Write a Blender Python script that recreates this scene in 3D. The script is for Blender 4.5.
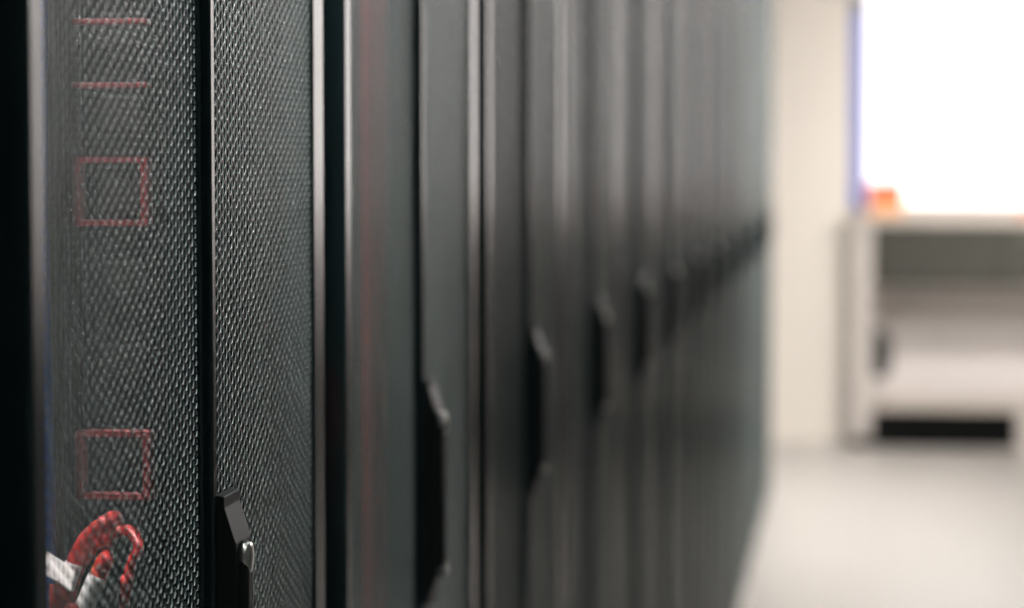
import bpy, bmesh, math, random
import numpy as np
from mathutils import Vector, Matrix

for o in list(bpy.data.objects):
    bpy.data.objects.remove(o)
scene = bpy.context.scene
COL = scene.collection

# ------------------------------------------------------------------ camera
# x = across the aisle (right +), y = along the aisle, z = up, metres
F = 2530.0                  # focal length in pixels of the 1024 px wide frame
VPX, VPY = 857.0, 157.0     # where the rack row runs to
D = 0.383                   # camera to rack fronts
H = 1.53                    # eye height
PHI = math.atan((304 - VPY) / F)
TH = math.atan((VPX - 512) / math.hypot(F, 304 - VPY))
cam = bpy.data.cameras.new('camera')
camo = bpy.data.objects.new('camera', cam)
COL.objects.link(camo)
camo.location = (0, 0, H)
camo.rotation_euler = (math.pi / 2 - PHI, 0, TH)
cam.sensor_width = 36.0
cam.lens = 36.0 * F / 1024
cam.clip_start = 0.01
cam.dof.use_dof = True
cam.dof.focus_distance = 1.55
cam.dof.aperture_fstop = 4.7
scene.camera = camo

# ------------------------------------------------------------------ world, exposure
w = bpy.data.worlds.new('world')
scene.world = w
w.use_nodes = True
w.node_tree.nodes['Background'].inputs['Color'].default_value = (0.8, 0.9, 1.0, 1)
w.node_tree.nodes['Background'].inputs['Strength'].default_value = 0.05
vs = scene.view_settings
vs.view_transform = 'Standard'
vs.look = 'None'
vs.gamma = 1.0
vs.use_curve_mapping = False
vs.exposure = 0.0

LAMP = 8.0                 # emission strength of the ceiling strips over the aisle
LAMP_TOP = 235.0            # of the strips over the open tops of the racks
LAMP_END = 205.0             # of the strips over the open area at the far end
WINDOW = 2.3                # daylight through the frosted window at the far end
CEIL = 2.75
# (x, y, length along x, length along y, material)
STRIPS = [(0.12, y, 0.09, 1.25, 'lit') for y in (0.9, 3.0, 5.1, 7.2, 9.3)] + \
         [(-0.80, 0.95, 0.12, 1.25, 'littop'), (-0.80, 2.15, 0.12, 0.4, 'littop')] + \
         [(1.4, 11.2, 2.2, 0.09, 'litend'), (1.6, 9.4, 2.2, 0.09, 'litend')]

# pixel -> point, for reading positions off the photograph
_f = Vector((-math.sin(TH) * math.cos(PHI), math.cos(TH) * math.cos(PHI), -math.sin(PHI)))
_r = Vector((math.cos(TH), math.sin(TH), 0))
_u = _r.cross(_f)


def ray(px, py):
    return _r * (px - 512) + _u * (304 - py) + _f * F


def at_depth(px, py, z):
    return Vector((0, 0, H)) + ray(px, py) * (z / F)


def on_y(px, py, y):
    v = ray(px, py)
    return Vector((0, 0, H)) + v * (y / v.y)


# ------------------------------------------------------------------ materials
def mat(name, col, rough=0.5, metal=0.0, spec=0.5, noise=0.0, scale=40.0, bump=0.0, bscale=800.0,
        rvar=0.0, emit=None, strength=0.0, coat=0.0):
    m = bpy.data.materials.new(name)
    m.use_nodes = True
    nt = m.node_tree
    b = nt.nodes['Principled BSDF']
    b.inputs['Base Color'].default_value = (*col, 1)
    b.inputs['Roughness'].default_value = rough
    b.inputs['Metallic'].default_value = metal
    b.inputs['Specular IOR Level'].default_value = spec
    b.inputs['Coat Weight'].default_value = coat
    tc = nt.nodes.new('ShaderNodeTexCoord')
    if noise > 0:
        n = nt.nodes.new('ShaderNodeTexNoise')
        n.inputs['Scale'].default_value = scale
        n.inputs['Detail'].default_value = 4
        nt.links.new(tc.outputs['Object'], n.inputs['Vector'])
        r = nt.nodes.new('ShaderNodeMapRange')
        r.inputs['To Min'].default_value = 1 - noise
        r.inputs['To Max'].default_value = 1 + noise
        nt.links.new(n.outputs['Fac'], r.inputs['Value'])
        mx = nt.nodes.new('ShaderNodeVectorMath')
        mx.operation = 'SCALE'
        mx.inputs[0].default_value = col
        nt.links.new(r.outputs['Result'], mx.inputs['Scale'])
        nt.links.new(mx.outputs['Vector'], b.inputs['Base Color'])
        if rvar > 0:
            r2 = nt.nodes.new('ShaderNodeMapRange')
            r2.inputs['To Min'].default_value = rough - rvar
            r2.inputs['To Max'].default_value = rough + rvar
            nt.links.new(n.outputs['Fac'], r2.inputs['Value'])
            nt.links.new(r2.outputs['Result'], b.inputs['Roughness'])
    if bump > 0:
        n = nt.nodes.new('ShaderNodeTexNoise')
        n.inputs['Scale'].default_value = bscale
        n.inputs['Detail'].default_value = 2
        nt.links.new(tc.outputs['Object'], n.inputs['Vector'])
        bp = nt.nodes.new('ShaderNodeBump')
        bp.inputs['Strength'].default_value = bump
        bp.inputs['Distance'].default_value = 0.001
        nt.links.new(n.outputs['Fac'], bp.inputs['Height'])
        nt.links.new(bp.outputs['Normal'], b.inputs['Normal'])
    if emit:
        b.inputs['Emission Color'].default_value = (*emit, 1)
        b.inputs['Emission Strength'].default_value = strength
    return m


M = {}
M['wall'] = mat('cream wall paint', (0.80, 0.755, 0.68), 0.7, noise=0.02, scale=3)
M['wallwhite'] = mat('white wall paint', (0.82, 0.79, 0.80), 0.6, noise=0.02, scale=3)
M['charcoal'] = mat('charcoal for unseen walls', (0.03, 0.035, 0.036), 0.7, noise=0.05, scale=3)  # dark tone picked for unseen walls, to cut reflected light
M['ceiling'] = mat('white ceiling board', (0.78, 0.77, 0.75), 0.8, noise=0.03, scale=8)
M['floor'] = mat('pale vinyl floor', (0.455, 0.435, 0.405), 0.34, noise=0.05, scale=1.6, rvar=0.05)
M['paint'] = mat('black powder coat', (0.013, 0.025, 0.027), 0.24, spec=0.5, noise=0.15, scale=25, bump=0.05, bscale=1500)
M['meshface'] = mat('black powder coat on perforated sheet', (0.003, 0.006, 0.007), 0.22, spec=0.08, noise=0.1, scale=30)
M['meshedge'] = mat('lightened hole walls of steel sheet', (0.15, 0.185, 0.18), 0.6, spec=0.3, metal=0.0, noise=0.15, scale=300)  # hole walls coloured lighter than the face, to look more brightly lit
M['inner'] = mat('matt black interior steel', (0.003, 0.006, 0.0065), 0.75, spec=0.1, noise=0.15, scale=20)
M['zinc'] = mat('dark zinc rail', (0.02, 0.023, 0.023), 0.5, metal=0.4, noise=0.1, scale=60)
M['plastic'] = mat('black handle plastic', (0.014, 0.019, 0.020), 0.5, spec=0.3, noise=0.15, scale=90, bump=0.2, bscale=2500)
M['chrome'] = mat('satin chrome', (0.78, 0.76, 0.73), 0.28, metal=1.0, noise=0.04, scale=200)
M['red'] = mat('red cable jacket', (0.62, 0.028, 0.030), 0.42, noise=0.1, scale=120)
M['redorange'] = mat('red orange connector boot', (0.80, 0.06, 0.02), 0.4, noise=0.1, scale=120)
M['redpaint'] = mat('red plastic ring', (0.27, 0.04, 0.048), 0.5, noise=0.1, scale=90)
M['label'] = mat('white label tape', (0.92, 0.91, 0.90), 0.5, noise=0.03, scale=60)
M['bluecable'] = mat('blue cable jacket', (0.02, 0.10, 0.33), 0.45, noise=0.1, scale=120)
M['lampbody'] = mat('white lamp housing', (0.8, 0.8, 0.8), 0.5, noise=0.02)
M['lit'] = mat('lit diffuser', (0.9, 0.9, 0.9), 0.5, emit=(0.86, 1.0, 0.98), strength=LAMP)
M['littop'] = mat('lit diffuser over racks', (0.9, 0.9, 0.9), 0.5, emit=(1.0, 0.97, 0.94), strength=LAMP_TOP)
M['pane'] = mat('frosted daylit pane', (0.3, 0.3, 0.3), 0.5, emit=(1.0, 0.95, 0.91), strength=WINDOW)
M['litend'] = mat('lit diffuser end area', (0.9, 0.9, 0.9), 0.5, emit=(1.0, 0.95, 0.92), strength=LAMP_END)
M['board'] = mat('white enamel board', (0.86, 0.83, 0.86), 0.25, noise=0.01, scale=4)
M['blue'] = mat('blue plastic trim', (0.09, 0.14, 0.45), 0.45, noise=0.05, scale=20)
M['darkcap'] = mat('dark grey cap', (0.06, 0.065, 0.07), 0.5, noise=0.1, scale=40)
M['bench'] = mat('grey beige laminate', (0.55, 0.50, 0.44), 0.45, noise=0.05, scale=6)
M['benchleg'] = mat('pale grey painted panel', (0.56, 0.52, 0.48), 0.45, noise=0.04, scale=6)
M['benchback'] = mat('off white panel', (0.74, 0.70, 0.67), 0.5, noise=0.03, scale=6)
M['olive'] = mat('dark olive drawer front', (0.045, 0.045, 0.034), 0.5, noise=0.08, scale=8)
M['plinth'] = mat('black plinth', (0.003, 0.0035, 0.0035), 0.7, spec=0.1, noise=0.1)
M['orange'] = mat('orange card', (0.80, 0.14, 0.05), 0.5, noise=0.06, scale=30)
M['peach'] = mat('peach card', (0.85, 0.42, 0.18), 0.5, noise=0.06, scale=30)
M['salmon'] = mat('salmon card', (0.80, 0.36, 0.26), 0.5, noise=0.06, scale=30)
M['rubber'] = mat('black rubber', (0.012, 0.014, 0.014), 0.7, noise=0.1)


# ------------------------------------------------------------------ helpers
def link(name, bm, m, parent=None, smooth=False, loc=None):
    me = bpy.data.meshes.new(name)
    bm.normal_update()
    bm.to_mesh(me)
    bm.free()
    ms = m if isinstance(m, (list, tuple)) else [m]
    for k in ms:
        me.materials.append(M[k])
    if smooth:
        for p in me.polygons:
            p.use_smooth = True
    o = bpy.data.objects.new(name, me)
    COL.objects.link(o)
    if parent:
        o.parent = parent
    if loc is not None:
        o.location = loc
    return o


def box(bm, x0, x1, y0, y1, z0, z1, bev=0.0, seg=2):
    vs_ = [bm.verts.new(p) for p in ((x0, y0, z0), (x1, y0, z0), (x1, y1, z0), (x0, y1, z0),
                                     (x0, y0, z1), (x1, y0, z1), (x1, y1, z1), (x0, y1, z1))]
    fs = [bm.faces.new([vs_[i] for i in q]) for q in
          ((3, 2, 1, 0), (4, 5, 6, 7), (0, 1, 5, 4), (1, 2, 6, 5), (2, 3, 7, 6), (3, 0, 4, 7))]
    if bev > 0:
        es = list({e for f in fs for e in f.edges})
        bmesh.ops.bevel(bm, geom=es, offset=bev, segments=seg, profile=0.5, affect='EDGES')


def BX(name, m, parent, *a, bev=0.0, seg=2):
    bm = bmesh.new()
    box(bm, *a, bev=bev, seg=seg)
    return link(name, bm, m, parent)


def prism(bm, poly, y0, y1, bev=0.0, seg=2):
    """polygon in (x, z) run along y"""
    a = [bm.verts.new((x, y0, z)) for x, z in poly]
    b = [bm.verts.new((x, y1, z)) for x, z in poly]
    n = len(poly)
    fs = [bm.faces.new(a), bm.faces.new(b[::-1])]
    for i in range(n):
        j = (i + 1) % n
        fs.append(bm.faces.new([a[j], a[i], b[i], b[j]]))
    bmesh.ops.recalc_face_normals(bm, faces=fs)
    if bev > 0:
        es = list({e for f in fs for e in f.edges})
        bmesh.ops.bevel(bm, geom=es, offset=bev, segments=seg, profile=0.5, affect='EDGES')


def spline(pts, n=8):
    """Catmull-Rom through pts"""
    P = [Vector(p) for p in pts]
    P = [P[0] * 2 - P[1]] + P + [P[-1] * 2 - P[-2]]
    out = []
    for i in range(1, len(P) - 2):
        for k in range(n):
            t = k / n
            a, b, c, d = P[i - 1], P[i], P[i + 1], P[i + 2]
            out.append(0.5 * (2 * b + (c - a) * t + (2 * a - 5 * b + 4 * c - d) * t * t + (3 * b - a - 3 * c + d) * t ** 3))
    out.append(P[-2])
    return out


def tube(bm, pts, r, sides=12, cap=True, r_end=None):
    rings = []
    up = Vector((1, 0, 0))
    n = len(pts)
    for i, p in enumerate(pts):
        t = (pts[min(i + 1, n - 1)] - pts[max(i - 1, 0)]).normalized()
        u = (up - t * up.dot(t))
        if u.length < 1e-4:
            u = Vector((0, 1, 0)) - t * t.y
        u.normalize()
        up = u
        v = t.cross(u)
        rr = r if r_end is None else r + (r_end - r) * i / (n - 1)
        rings.append([bm.verts.new(p + (u * math.cos(a) + v * math.sin(a)) * rr)
                      for a in (2 * math.pi * k / sides for k in range(sides))])
    for A, B in zip(rings, rings[1:]):
        for k in range(sides):
            j = (k + 1) % sides
            bm.faces.new([A[k], A[j], B[j], B[k]])
    if cap:
        bm.faces.new(rings[0][::-1])
        bm.faces.new(rings[-1])


def empty(name, loc, label=None, cat=None, group=None):
    o = bpy.data.objects.new(name, None)
    o.empty_display_size = 0.1
    COL.objects.link(o)
    o.location = loc
    tag(o, label, cat, group)
    return o


def tag(o, label=None, cat=None, group=None, kind=None):
    if label:
        o['label'] = label
    if cat:
        o['category'] = cat
    if group:
        o['group'] = group
    if kind:
        o['kind'] = kind
    return o


def copy_tree(o, parent=None):
    c = o.copy()
    COL.objects.link(c)
    c.parent = parent
    for ch in list(o.children):
        copy_tree(ch, c)
    return c


# ------------------------------------------------------------------ the room
XL, XR, YB, YE = -2.6, 3.4, -3.2, 14.05
XA, YA = 1.45, 4.8     # unseen dark wall, added to darken the racks' reflections, ending where the room opens
S = lambda o, lab: tag(o, lab, kind='structure')
S(BX('floor', 'floor', None, XL, XR, YB, YE, -0.1, 0.0), 'pale beige glossy vinyl floor of the aisle')
S(BX('ceiling', 'ceiling', None, XL, XR, YB, YE, CEIL, CEIL + 0.1), 'white ceiling above the aisle')
S(BX('wall_left', 'wallwhite', None, XL - 0.1, XL, YB, YE, 0, CEIL), 'white wall behind the rack row')
S(BX('wall_added_right', 'charcoal', None, XA, XA + 0.1, YB, YA, 0, CEIL), 'unseen charcoal wall added across the aisle to darken rack reflections')
S(BX('wall_return', 'wallwhite', None, XA + 0.1, XR, YA - 0.1, YA, 0, CEIL), 'white wall where the room opens out')
S(BX('wall_added_low', 'charcoal', None, 1.0, 1.12, YA, 12.7, 0, 1.15, bev=0.004), 'unseen low charcoal screen added to darken lower rack reflections')  # unseen, added to darken the lower part of the racks' reflections
S(BX('wall_return', 'charcoal', None, 1.0, XA, YA - 0.1, YA - 0.001, 0, CEIL), 'end of the unseen charcoal wall added beside the aisle')
S(BX('wall_bay', 'wallwhite', None, XR, XR + 0.1, YA - 0.1, YE, 0, CEIL), 'white wall on the open side of the far area')
S(BX('wall_back', 'charcoal', None, XL, XA, YB - 0.1, YB, 0, CEIL), 'charcoal wall behind the camera')
S(BX('wall_end', 'wallwhite', None, XL, XR, YE, YE + 0.1, 0, CEIL), 'bright white wall at the far end')
bm = bmesh.new()
box(bm, -0.95, on_y(849, 300, 13.55).x, 13.55, YE, 0, CEIL, bev=0.006)
S(link('wall_pier', bm, 'wall'), 'cream painted pier at the end of the rack row')
BB = BX('baseboard_end', 'benchleg', None, -0.04, XR, YE - 0.012, YE, 0, 0.09, bev=0.002)
S(BB, 'grey skirting along the far wall')

WHERE = ['over the aisle in front of the camera', 'over the aisle by the third rack', 'over the aisle by the sixth rack', 'over the aisle by the ninth rack',
         'over the aisle by the twelfth rack'] + ['over the rack tops, %s from the camera' % q for q in
         ('first', 'second')] + ['in front of the workbench', 'across the middle of the far area']
for i, (x, y, lx, ly, lm) in enumerate(STRIPS):
    e = empty('ceiling_light', (x, y, CEIL), 'white linear ceiling light ' + WHERE[i], 'ceiling light', 'linear ceiling lights')
    BX('housing', 'lampbody', e, -lx / 2 - 0.01, lx / 2 + 0.01, -ly / 2 - 0.01, ly / 2 + 0.01, -0.04, -0.0005, bev=0.004)
    BX('diffuser', lm, e, -lx / 2, lx / 2, -ly / 2, ly / 2, -0.05, -0.0405, bev=0.003)

# ------------------------------------------------------------------ perforated sheet: flat-topped hexagonal holes
PITCH = 0.00835


def perforated(name, width, height, thick=0.0008, web=0.0013):
    rc = PITCH / math.sqrt(3)
    rh = (PITCH - web) / math.sqrt(3)
    ncol = int(width / (1.5 * rc))
    nrow = int(height / PITCH)
    ang = np.arange(6) * math.pi / 3
    hx, hz = np.cos(ang), np.sin(ang)
    ci, ri = np.meshgrid(np.arange(ncol), np.arange(nrow), indexing='ij')
    cy = (ci * 1.5 * rc + rc).ravel()
    cz = (ri * PITCH + (ci % 2) * PITCH / 2 + PITCH / 2).ravel()
    n = len(cy)
    V = np.zeros((n, 24, 3), np.float32)
    for k, (rad, xx) in enumerate(((rc, 0.0), (rh, 0.0), (rh, -thick), (rc, -thick))):
        V[:, k * 6:(k + 1) * 6, 0] = xx
        V[:, k * 6:(k + 1) * 6, 1] = cy[:, None] + hx * rad
        V[:, k * 6:(k + 1) * 6, 2] = cz[:, None] + hz * rad
    q = []
    mi = []
    for k in range(6):
        j = (k + 1) % 6
        q.append((k, j, 6 + j, 6 + k)); mi.append(0)
        q.append((6 + k, 6 + j, 12 + j, 12 + k)); mi.append(1)
        q.append((12 + k, 12 + j, 18 + j, 18 + k)); mi.append(0)
    q = np.array(q)
    Fc = (q[None] + (np.arange(n) * 24)[:, None, None]).reshape(-1, 4)
    mi = np.tile(np.array(mi, np.int32), n)
    me = bpy.data.meshes.new(name)
    me.vertices.add(n * 24)
    me.vertices.foreach_set('co', V.ravel())
    me.loops.add(Fc.size)
    me.loops.foreach_set('vertex_index', Fc.ravel().astype(np.int32))
    me.polygons.add(len(Fc))
    me.polygons.foreach_set('loop_start', np.arange(len(Fc), dtype=np.int32) * 4)
    me.polygons.foreach_set('material_index', mi)
    me.update(calc_edges=True)
    me.validate()
    me.materials.append(M['meshface'])
    me.materials.append(M['meshedge'])
    return me


ZD0, ZD1 = 0.016, 2.285      # bottom and top of the doors
SHEET = perforated('mesh_panel', 0.2935, ZD1 - ZD0 - 0.06)


def ring_frame(bm, x0, x1, y0, y1, z0, z1, l, r, t, b, bev=0.002):
    box(bm, x0, x1, y0, y0 + l, z0, z1, bev, 3)
    box(bm, x0, x1, y1 - r, y1, z0, z1, bev, 3)
    box(bm, x0, x1, y0 + l, y1 - r, z1 - t, z1, bev)
    box(bm, x0, x1, y0 + l, y1 - r, z0, z0 + b, bev)


def make_rack():
    root = empty('server_rack', (0, 0, 0))
    y0, y1 = -0.046, 0.686          # carcass
    xb, xf = -1.06, -0.062
    zt = 2.31
    BX('plinth', 'inner', root, xb + 0.02, xf - 0.02, y0 + 0.01, y1 - 0.01, 0.025, 0.07, bev=0.002)
    bm = bmesh.new()
    for a in ((xb, xb + 0.05, y0, y1), (xf - 0.05, xf, y0, y1), (xb + 0.05, xf - 0.05, y0, y0 + 0.03), (xb + 0.05, xf - 0.05, y1 - 0.03, y1)):
        box(bm, *a, zt - 0.03, zt, bev=0.002)
    link('roof_frame', bm, 'paint', root)
    BX('side_panel', 'inner', root, xb, xf - 0.02, y0, y0 + 0.012, 0.07, zt - 0.031)
    BX('side_panel', 'inner', root, xb, xf - 0.02, y1 - 0.012, y1, 0.07, zt - 0.031)
    BX('rear_panel', 'inner', root, xb, xb + 0.012, y0 + 0.013, y1 - 0.013, 0.07, zt - 0.031)
    for a in (y0 + 0.0005, y1 - 0.0565):
        BX('post', 'inner', root, xf - 0.05, xf, a, a + 0.056, 0.07, zt - 0.031, bev=0.002)
    for a in (-0.02, 0.432):
        bm = bmesh.new()
        box(bm, -0.141, -0.126, a, a + 0.03, 0.072, zt - 0.033, bev=0.001)
        r_ = link('mounting_rail', bm, 'zinc', root)
    for a in (y0 + 0.05, y1 - 0.05):
        for c in (xb + 0.06, xf - 0.06):
            bm = bmesh.new()
            bmesh.ops.create_cone(bm, segments=12, radius1=0.022, radius2=0.018, depth=0.025, cap_ends=True,
                                  matrix=Matrix.Translation((c, a, 0.0125)))
            link('foot', bm, 'rubber', root)
    # left leaf
    bm = bmesh.new()
    ring_frame(bm, -0.022, 0.0, 0.0, 0.3175, ZD0, ZD1, 0.0225, 0.0085, 0.045, 0.045)
    L = link('door_leaf', bm, 'paint', root)
    p = bpy.data.objects.new('mesh_panel', SHEET)
    COL.objects.link(p); p.parent = L; p.location = (-0.0025, 0.0185, ZD0 + 0.025)
    # right leaf, a little proud of the left one
    e = 0.004
    bm = bmesh.new()
    ring_frame(bm, -0.022 + e, e, 0.319, 0.640, ZD0, ZD1, 0.010, 0.035, 0.045, 0.045)
    R = link('door_leaf', bm, 'paint', root)
    p = bpy.data.objects.new('mesh_panel', SHEET)
    COL.objects.link(p); p.parent = R; p.location = (e - 0.0025, 0.3215, ZD0 + 0.025)
    # hinges join each leaf to the carcass post
    for leaf, yy in ((L, -0.006), (R, 0.646)):
        for z in (0.35, 2.05):
            bm = bmesh.new()
            bmesh.ops.create_cone(bm, segments=12, radius1=0.006, radius2=0.006, depth=0.07, cap_ends=True,
                                  matrix=Matrix.Translation((-0.03, yy, z)))
            box(bm, -0.063, -0.026, yy - 0.003, yy + 0.003, z - 0.03, z + 0.03)
            link('hinge', bm, 'plastic', leaf)
    # swing handle on the free edge of the right leaf
    h0, h1 = 0.3315, 0.370
    bm = bmesh.new()
    prism(bm, [(e - 0.002, 1.128), (e + 0.0035, 1.130), (e + 0.0035, 1.138), (e + 0.0105, 1.156), (e + 0.0105, 1.302),
               (e + 0.0035, 1.3245), (e + 0.0035, 1.331), (e - 0.002, 1.332)], h0, h1, bev=0.0007)
    link('handle_housing', bm, 'plastic', R)
    # lever: a tapering bar with rounded ends, lying in the housing
    yc, hw = 0.3450, 0.0088
    bm = bmesh.new()
    out = []
    zb, zt_ = 1.154, 1.3025
    for k in range(9):
        a = math.pi * k / 8
        out.append((yc + hw * math.cos(a), zt_ - hw + hw * math.sin(a)))
    for k in range(9):
        a = math.pi + math.pi * k / 8
        out.append((yc + hw * 0.85 * math.cos(a), zb + hw * 0.85 + hw * 0.85 * math.sin(a)))
    A = [bm.verts.new((e + 0.0105, y, z)) for y, z in out]
    B = [bm.verts.new((e + 0.0165, y, z)) for y, z in out]
    fs = [bm.faces.new(A[::-1]), bm.faces.new(B)]
    for i in range(len(out)):
        j = (i + 1) % len(out)
        fs.append(bm.faces.new([A[i], A[j], B[j], B[i]]))
    bmesh.ops.recalc_face_normals(bm, faces=fs)
    bmesh.ops.bevel(bm, geom=list(fs[1].edges), offset=0.003, segments=3, profile=0.5, affect='EDGES')
    link('handle_lever', bm, 'plastic', R)
    # bright cap over the lever's pivot and a small one at the foot
    for zc, rr, hh in ((1.2935, 0.0092, 0.012), (1.1600, 0.0080, 0.004)):
        bm = bmesh.new()
        n = 14
        rows = []
        for xx, s_ in ((e + 0.0108, 1.0), (e + 0.0146, 1.0), (e + 0.0166, 0.88), (e + 0.0172, 0.6)):
            rows.append([bm.verts.new((xx, yc + rr * s_ * math.cos(2 * math.pi * k / n),
                                       zc + (rr * s_ if math.sin(2 * math.pi * k / n) > 0 else hh * s_) * math.sin(2 * math.pi * k / n)))
                         for k in range(n)])
        for P, Q in zip(rows, rows[1:]):
            for k in range(n):
                j = (k + 1) % n
                bm.faces.new([P[k], P[j], Q[j], Q[k]])
        bm.faces.new(rows[-1])
        bm.faces.new(rows[0][::-1])
        bmesh.ops.recalc_face_normals(bm, faces=bm.faces[:])
        c = link('pivot_cap', bm, 'chrome', R, smooth=True)
        tag(c, 'satin chrome pivot cap')
    return root


YR = [0.398, 1.1436, 1.880] + [2.625 + 0.7478 * k for k in range(12)]  # rack before the first is unseen, added to shade the gap
ORD = ['', 'first', 'second', 'third', 'fourth', 'fifth', 'sixth', 'seventh', 'eighth', 'ninth', 'tenth', 'eleventh', 'twelfth', 'thirteenth', 'fourteenth']
LAB = {0: 'black mesh-door server rack added out of view at left to shade the gap',
       1: 'nearest black server rack, its hexagon mesh doors and handle in sharp focus, red cables inside',
       2: 'second black mesh-door server rack, with a red cable bundle running down behind its left door',
       14: 'farthest black mesh-door server rack, at the end of the row by the cream pier'}
proto = make_rack()
racks = []
for k, y in enumerate(YR):
    o = proto if k == 0 else copy_tree(proto)
    o.location = (-D, y, 0)
    lab = LAB.get(k, 'blurred black mesh-door server rack, %s of the row counted from the camera' % ORD[k])
    tag(o, lab, 'server rack', 'black server racks in one row')
    racks.append(o)
# the nearest handle is fitted a few millimetres lower than the others
for leaf in racks[1].children:
    for c in leaf.children:
        if c.name.startswith(('handle', 'pivot')):
            c.location.z -= 0.005

# ------------------------------------------------------------------ inside the first rack: red cable rings on the rail
man = BX('cable_manager', 'inner', racks[1], -0.1255, -0.1195, 0.433, 0.461, 0.9, 1.75, bev=0.001)
UN = 0.04445
zring = [at_depth(115, yy, 1.585).z for yy in (15, 157, 441)]
t = 0.0036
x0, x1 = -0.1193, -0.0695
for kr, zt_ in enumerate(zring):
    bars = [(x0, x1, zt_ - t, zt_), (x0, x1, zt_ - UN, zt_ - UN + t)]
    if kr == 0:                     # the top pair stands open: two separate fingers
        for a in bars:
            tag(BX('cable_finger', 'redpaint', man, a[0], a[1], 0.440, 0.452, a[2], a[3], bev=0.0008), 'red cable finger')
        continue
    bm = bmesh.new()
    # one closed square ring
    o4 = [(x0, zt_ - UN), (x1, zt_ - UN), (x1, zt_), (x0, zt_)]
    i4 = [(x0 + t + .001, zt_ - UN + t), (x1 - t - .001, zt_ - UN + t), (x1 - t - .001, zt_ - t), (x0 + t + .001, zt_ - t)]
    vo = [[bm.verts.new((x, y, z)) for x, z in o4] for y in (0.440, 0.452)]
    vi = [[bm.verts.new((x, y, z)) for x, z in i4] for y in (0.440, 0.452)]
    for k in range(4):
        j = (k + 1) % 4
        bm.faces.new([vo[0][k], vo[0][j], vi[0][j], vi[0][k]])
        bm.faces.new([vo[1][j], vo[1][k], vi[1][k], vi[1][j]])
        bm.faces.new([vo[0][j], vo[0][k], vo[1][k], vo[1][j]])
        bm.faces.new([vi[0][k], vi[0][j], vi[1][j], vi[1][k]])
    bmesh.ops.recalc_face_normals(bm, faces=bm.faces[:])
    tag(link('cable_ring', bm, 'redpaint', man), 'square red cable ring')


# cables: each one is a thing; read off the photograph about 8 cm behind the sheet
def cable(name, pix, r, m, label, group=None, tail=None, head=None, n=8):
    root = empty(name, (0, 0, 0), label, 'cable', group)
    pts = [at_depth(*p) for p in pix]
    if tail:
        pts = [Vector(t) for t in tail] + pts
    if head:
        pts = pts + [Vector(h) for h in head]
    base = Vector(pts[0])
    root.location = base
    pts = [p - base for p in pts]
    bm = bmesh.new()
    tube(bm, spline(pts, n), r)
    link('jacket', bm, m, root, smooth=True)
    return root, base


def sleeve(root, base, pix, r, m, name, sides=14, label=None):
    bm = bmesh.new()
    tube(bm, spline([at_depth(*p) - base for p in pix], 5), r, sides=sides)
    o = link(name, bm, m, root, smooth=True)
    if label:
        tag(o, label)
    return o


q, b = cable('patch_cable', [(57, 625, 1.49), (62, 600, 1.49), (68, 580, 1.49), (77, 556, 1.49), (90, 535, 1.49), (112, 519, 1.50)],
             0.0048, 'red', 'red cable with a wide white tape flag, behind the mesh at lower left', 'red cables in the nearest rack',
             tail=[(-0.475, 1.47, 0.075), (-0.475, 1.475, 0.7), (-0.477, 1.478, 1.0)], head=[at_depth(116, 521, 1.60), at_depth(117, 526, 1.745)])
# wrapped white tape with its flag
bm = bmesh.new()
c4 = [at_depth(46.5, 552, 1.486), at_depth(75, 570, 1.486), at_depth(70, 591, 1.470), at_depth(46.5, 575, 1.470)]
nrm = (c4[1] - c4[0]).cross(c4[3] - c4[0]).normalized()
va = [bm.verts.new(p - b + nrm * 0.0006) for p in c4]
vb = [bm.verts.new(p - b - nrm * 0.0006) for p in c4]
bm.faces.new(va); bm.faces.new(vb[::-1])
for i in range(4):
    j = (i + 1) % 4
    bm.faces.new([va[j], va[i], vb[i], vb[j]])
bmesh.ops.recalc_face_normals(bm, faces=bm.faces[:])
tag(link('tape_flag', bm, 'label', q), 'white tape flag')
sleeve(q, b, [(65.5, 589, 1.49), (68, 580, 1.49), (74, 563, 1.49)], 0.0055, 'label', 'tape_wrap')

q, b = cable('patch_cable', [(64, 625, 1.51), (68, 600, 1.51), (74, 575, 1.51), (84, 556, 1.51), (96, 542, 1.51), (110, 533, 1.52)],
             0.0050, 'red', 'red cable bending right just below the flagged one, behind the mesh', 'red cables in the nearest rack',
             tail=[(-0.470, 1.49, 0.075), (-0.470, 1.495, 0.7), (-0.470, 1.495, 1.0)], head=[at_depth(109, 541, 1.60), at_depth(107, 549, 1.745)])
q, b = cable('patch_cable', [(70, 645, 1.48), (80, 618, 1.48), (90, 594, 1.48), (99, 574, 1.48), (106, 559, 1.48)],
             0.0042, 'red', 'cable with a long white sleeve and orange-red boot, behind the mesh', 'red cables in the nearest rack',
             tail=[(-0.455, 1.46, 0.075), (-0.457, 1.46, 0.7), (-0.459, 1.462, 1.0)],
             head=[at_depth(107, 557, 1.54), at_depth(104, 562, 1.64), at_depth(103, 566, 1.745)])
sleeve(q, b, [(71, 643, 1.48), (80, 618, 1.48), (90, 594, 1.48), (98, 576, 1.48)], 0.0060, 'label', 'white_sleeve', label='long white sleeve')
sleeve(q, b, [(98, 576, 1.48), (103, 565, 1.48), (107, 557, 1.48)], 0.0052, 'redorange', 'strain_boot', label='orange-red strain boot')
q, b = cable('patch_cable', [(116, 533, 1.50), (126, 530, 1.495), (135, 538, 1.49), (139, 549, 1.485), (132, 563, 1.485), (128, 585, 1.485), (124, 620, 1.485)],
             0.0032, 'red', 'thin red cable hooking over like a cane, right of the white sleeve', 'red cables in the nearest rack',
             tail=[at_depth(136, 534, 1.745), at_depth(131, 530, 1.6)], head=[(-0.445, 1.47, 1.0), (-0.45, 1.47, 0.5), (-0.45, 1.47, 0.075)])
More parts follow.
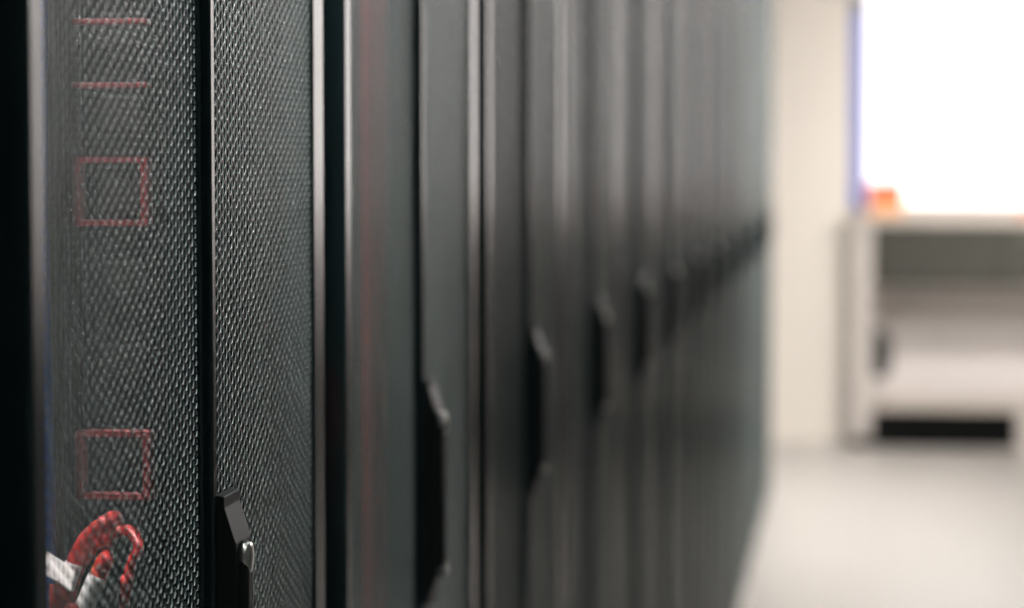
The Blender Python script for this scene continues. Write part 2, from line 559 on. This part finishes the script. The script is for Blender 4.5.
bp = at_depth(49.5, 495, 1.53)
q, b = cable('patch_cable', [], 0.0034, 'bluecable', 'blue cable running straight up at the left edge of the nearest mesh door', None,
             tail=[(bp.x + dx_, bp.y, z_) for dx_, z_ in ((0.0, 0.075), (0.002, 0.5), (0.0, 0.9), (0.001, 1.2), (0.0, 1.35), (-0.002, 1.5), (0.0, 1.8), (0.0, 2.2))])

# upright power strip on the far inner side of the nearest rack: the cables plug into it
ps = empty('power_strip', (-D - 0.170, 1.1436 + 0.6325, 0.55), 'black upright power strip inside the nearest rack, behind the red cables', 'power strip')
BX('strip_body', 'inner', ps, 0.0, 0.055, 0.0, 0.040, 0.0, 1.5, bev=0.003)
for k in range(24):
    BX('outlet', 'zinc', ps, 0.012, 0.043, -0.002, 0.001, 0.04 + 0.06 * k, 0.064 + 0.06 * k, bev=0.0008)

# red bundle in the second rack
for k, (dx, dy) in enumerate(((0, 0), (0.009, 0.006), (-0.004, 0.012), (0.006, 0.019), (-0.002, 0.027), (0.008, 0.031))):
    root = empty('power_cable', (-D - 0.085 + dx, 2.405 + dy, 0.072),
                 'red cable in the vertical bundle behind the second rack\'s left mesh door', 'cable', 'red cables in the second rack')
    bm = bmesh.new()
    rnd = random.Random(k)
    pts = [Vector((rnd.uniform(-.0015, .0015), rnd.uniform(-.0015, .0015), z)) for z in (0, 0.4, 0.8, 1.2, 1.6, 2.0, 2.2)]
    tube(bm, spline(pts, 4), 0.0042, sides=10)
    link('jacket', bm, 'red', root, smooth=True)

# ------------------------------------------------------------------ far end: bench, board, small things
YF = 13.42           # front of the bench
YW = YE - 0.05
bx0 = on_y(850, 300, YF).x
Wd = 1.55
dp = 0.55
zt = on_y(940, 216, YF).z
zu = on_y(940, 225, YF).z
be = empty('workbench', (bx0, YF, 0), 'beige counter-height workbench with dark fillers added under its top, pale side panels and an open shelf', 'workbench')
lw = on_y(872, 300, YF).x - bx0
BX('worktop', 'bench', be, -0.01, Wd + 0.01, -0.015, dp, zu, zt, bev=0.004)
for a in (0.0, Wd - lw):
    BX('side_panel', 'benchleg', be, a, a + lw, 0, dp - 0.01, 0.05, zu - 0.001, bev=0.003)
    BX('foot', 'plinth', be, a + 0.01, a + lw - 0.01, 0.03, dp - 0.03, 0.0, 0.0495)
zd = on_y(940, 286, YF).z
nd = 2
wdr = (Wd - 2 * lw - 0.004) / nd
for k in range(nd):  # added dark boxes, filling the space under the worktop to darken it
    BX('filler', 'olive', be, lw + 0.002 + wdr * k + 0.002, lw + 0.002 + wdr * (k + 1) - 0.002, 0.03, dp - 0.05, zd, zu - 0.004, bev=0.003)
zs = on_y(940, 411, YF).z
BX('back_panel', 'benchback', be, lw + 0.001, Wd - lw - 0.001, dp - 0.03, dp - 0.01, zs + 0.041, zu - 0.001)
BX('shelf', 'bench', be, lw + 0.001, Wd - lw - 0.001, 0.0, dp - 0.031, zs, zs + 0.04, bev=0.003)
xk = on_y(1017, 420, YF).x - bx0
BX('plinth', 'plinth', be, lw + 0.001, xk, 0.03, 0.05, 0.0, zs - 0.001)
BX('support_panel', 'benchleg', be, xk + 0.001, Wd - lw - 0.001, 0.005, 0.05, 0.0, zs - 0.001, bev=0.002)

# black pouch hanging against the inner face of the left side panel
pz0, pz1 = 0.36, 0.62
po = empty('hanging_pouch', (bx0 + lw + 0.002, YF + 0.10, pz0), 'small black pouch hanging inside the bench by its left side panel', 'pouch')
bm = bmesh.new()
prism(bm, [(0, 0.02), (0.02, 0), (0.08, 0.0), (0.105, 0.05), (0.10, 0.20), (0.07, 0.25), (0, 0.26)], 0, 0.12, bev=0.008, seg=3)
link('bag', bm, 'rubber', po)
BX('strap', 'rubber', po, 0.0, 0.006, 0.04, 0.08, 0.255, 0.33, bev=0.001)

# frosted daylit window over the bench: blue left jamb with a dark corner block
wx = on_y(867, 100, YW).x
zw = zt + 0.02
S(BX('window_1', 'pane', None, wx, XR - 0.02, YW, YW + 0.03, zw + 0.03, CEIL - 0.08, bev=0.002), 'large frosted window, blown out white with daylight')
W1 = bpy.data.objects['window_1']
BX('sill', 'benchleg', W1, wx, XR - 0.02, YW - 0.03, YW + 0.045, zw - 0.01, zw + 0.029, bev=0.003)
tag(BX('jamb', 'blue', W1, wx - 0.130, wx - 0.001, YW - 0.03, YW + 0.045, zw, zw + 1.09, bev=0.004), 'blue window jamb')
tag(BX('corner_block', 'darkcap', W1, wx - 0.130, wx - 0.001, YW - 0.032, YW + 0.045, zw + 1.091, zw + 1.17, bev=0.004), 'dark grey corner block')

# orange box with a peach lower half, on the worktop
p0 = on_y(868, 200, YF + 0.2)
ob = empty('card_box', (p0.x, YF + 0.14, zt), 'small orange-red box with a peach lower half on the workbench', 'box')
BX('carton', 'peach', ob, 0, 0.185, 0, 0.12, 0.0, 0.085, bev=0.003)
BX('lid', 'orange', ob, -0.004, 0.189, -0.004, 0.124, 0.0851, 0.175, bev=0.003)
p1 = on_y(1017, 213, YF + 0.2)
o = BX('card_box', 'salmon', None, 0, 0.10, 0, 0.10, 0, 0.055, bev=0.004)
o.location = (p1.x, YF + 0.14, zt)
tag(o, 'low salmon pink block at the right end of the workbench top', 'box')
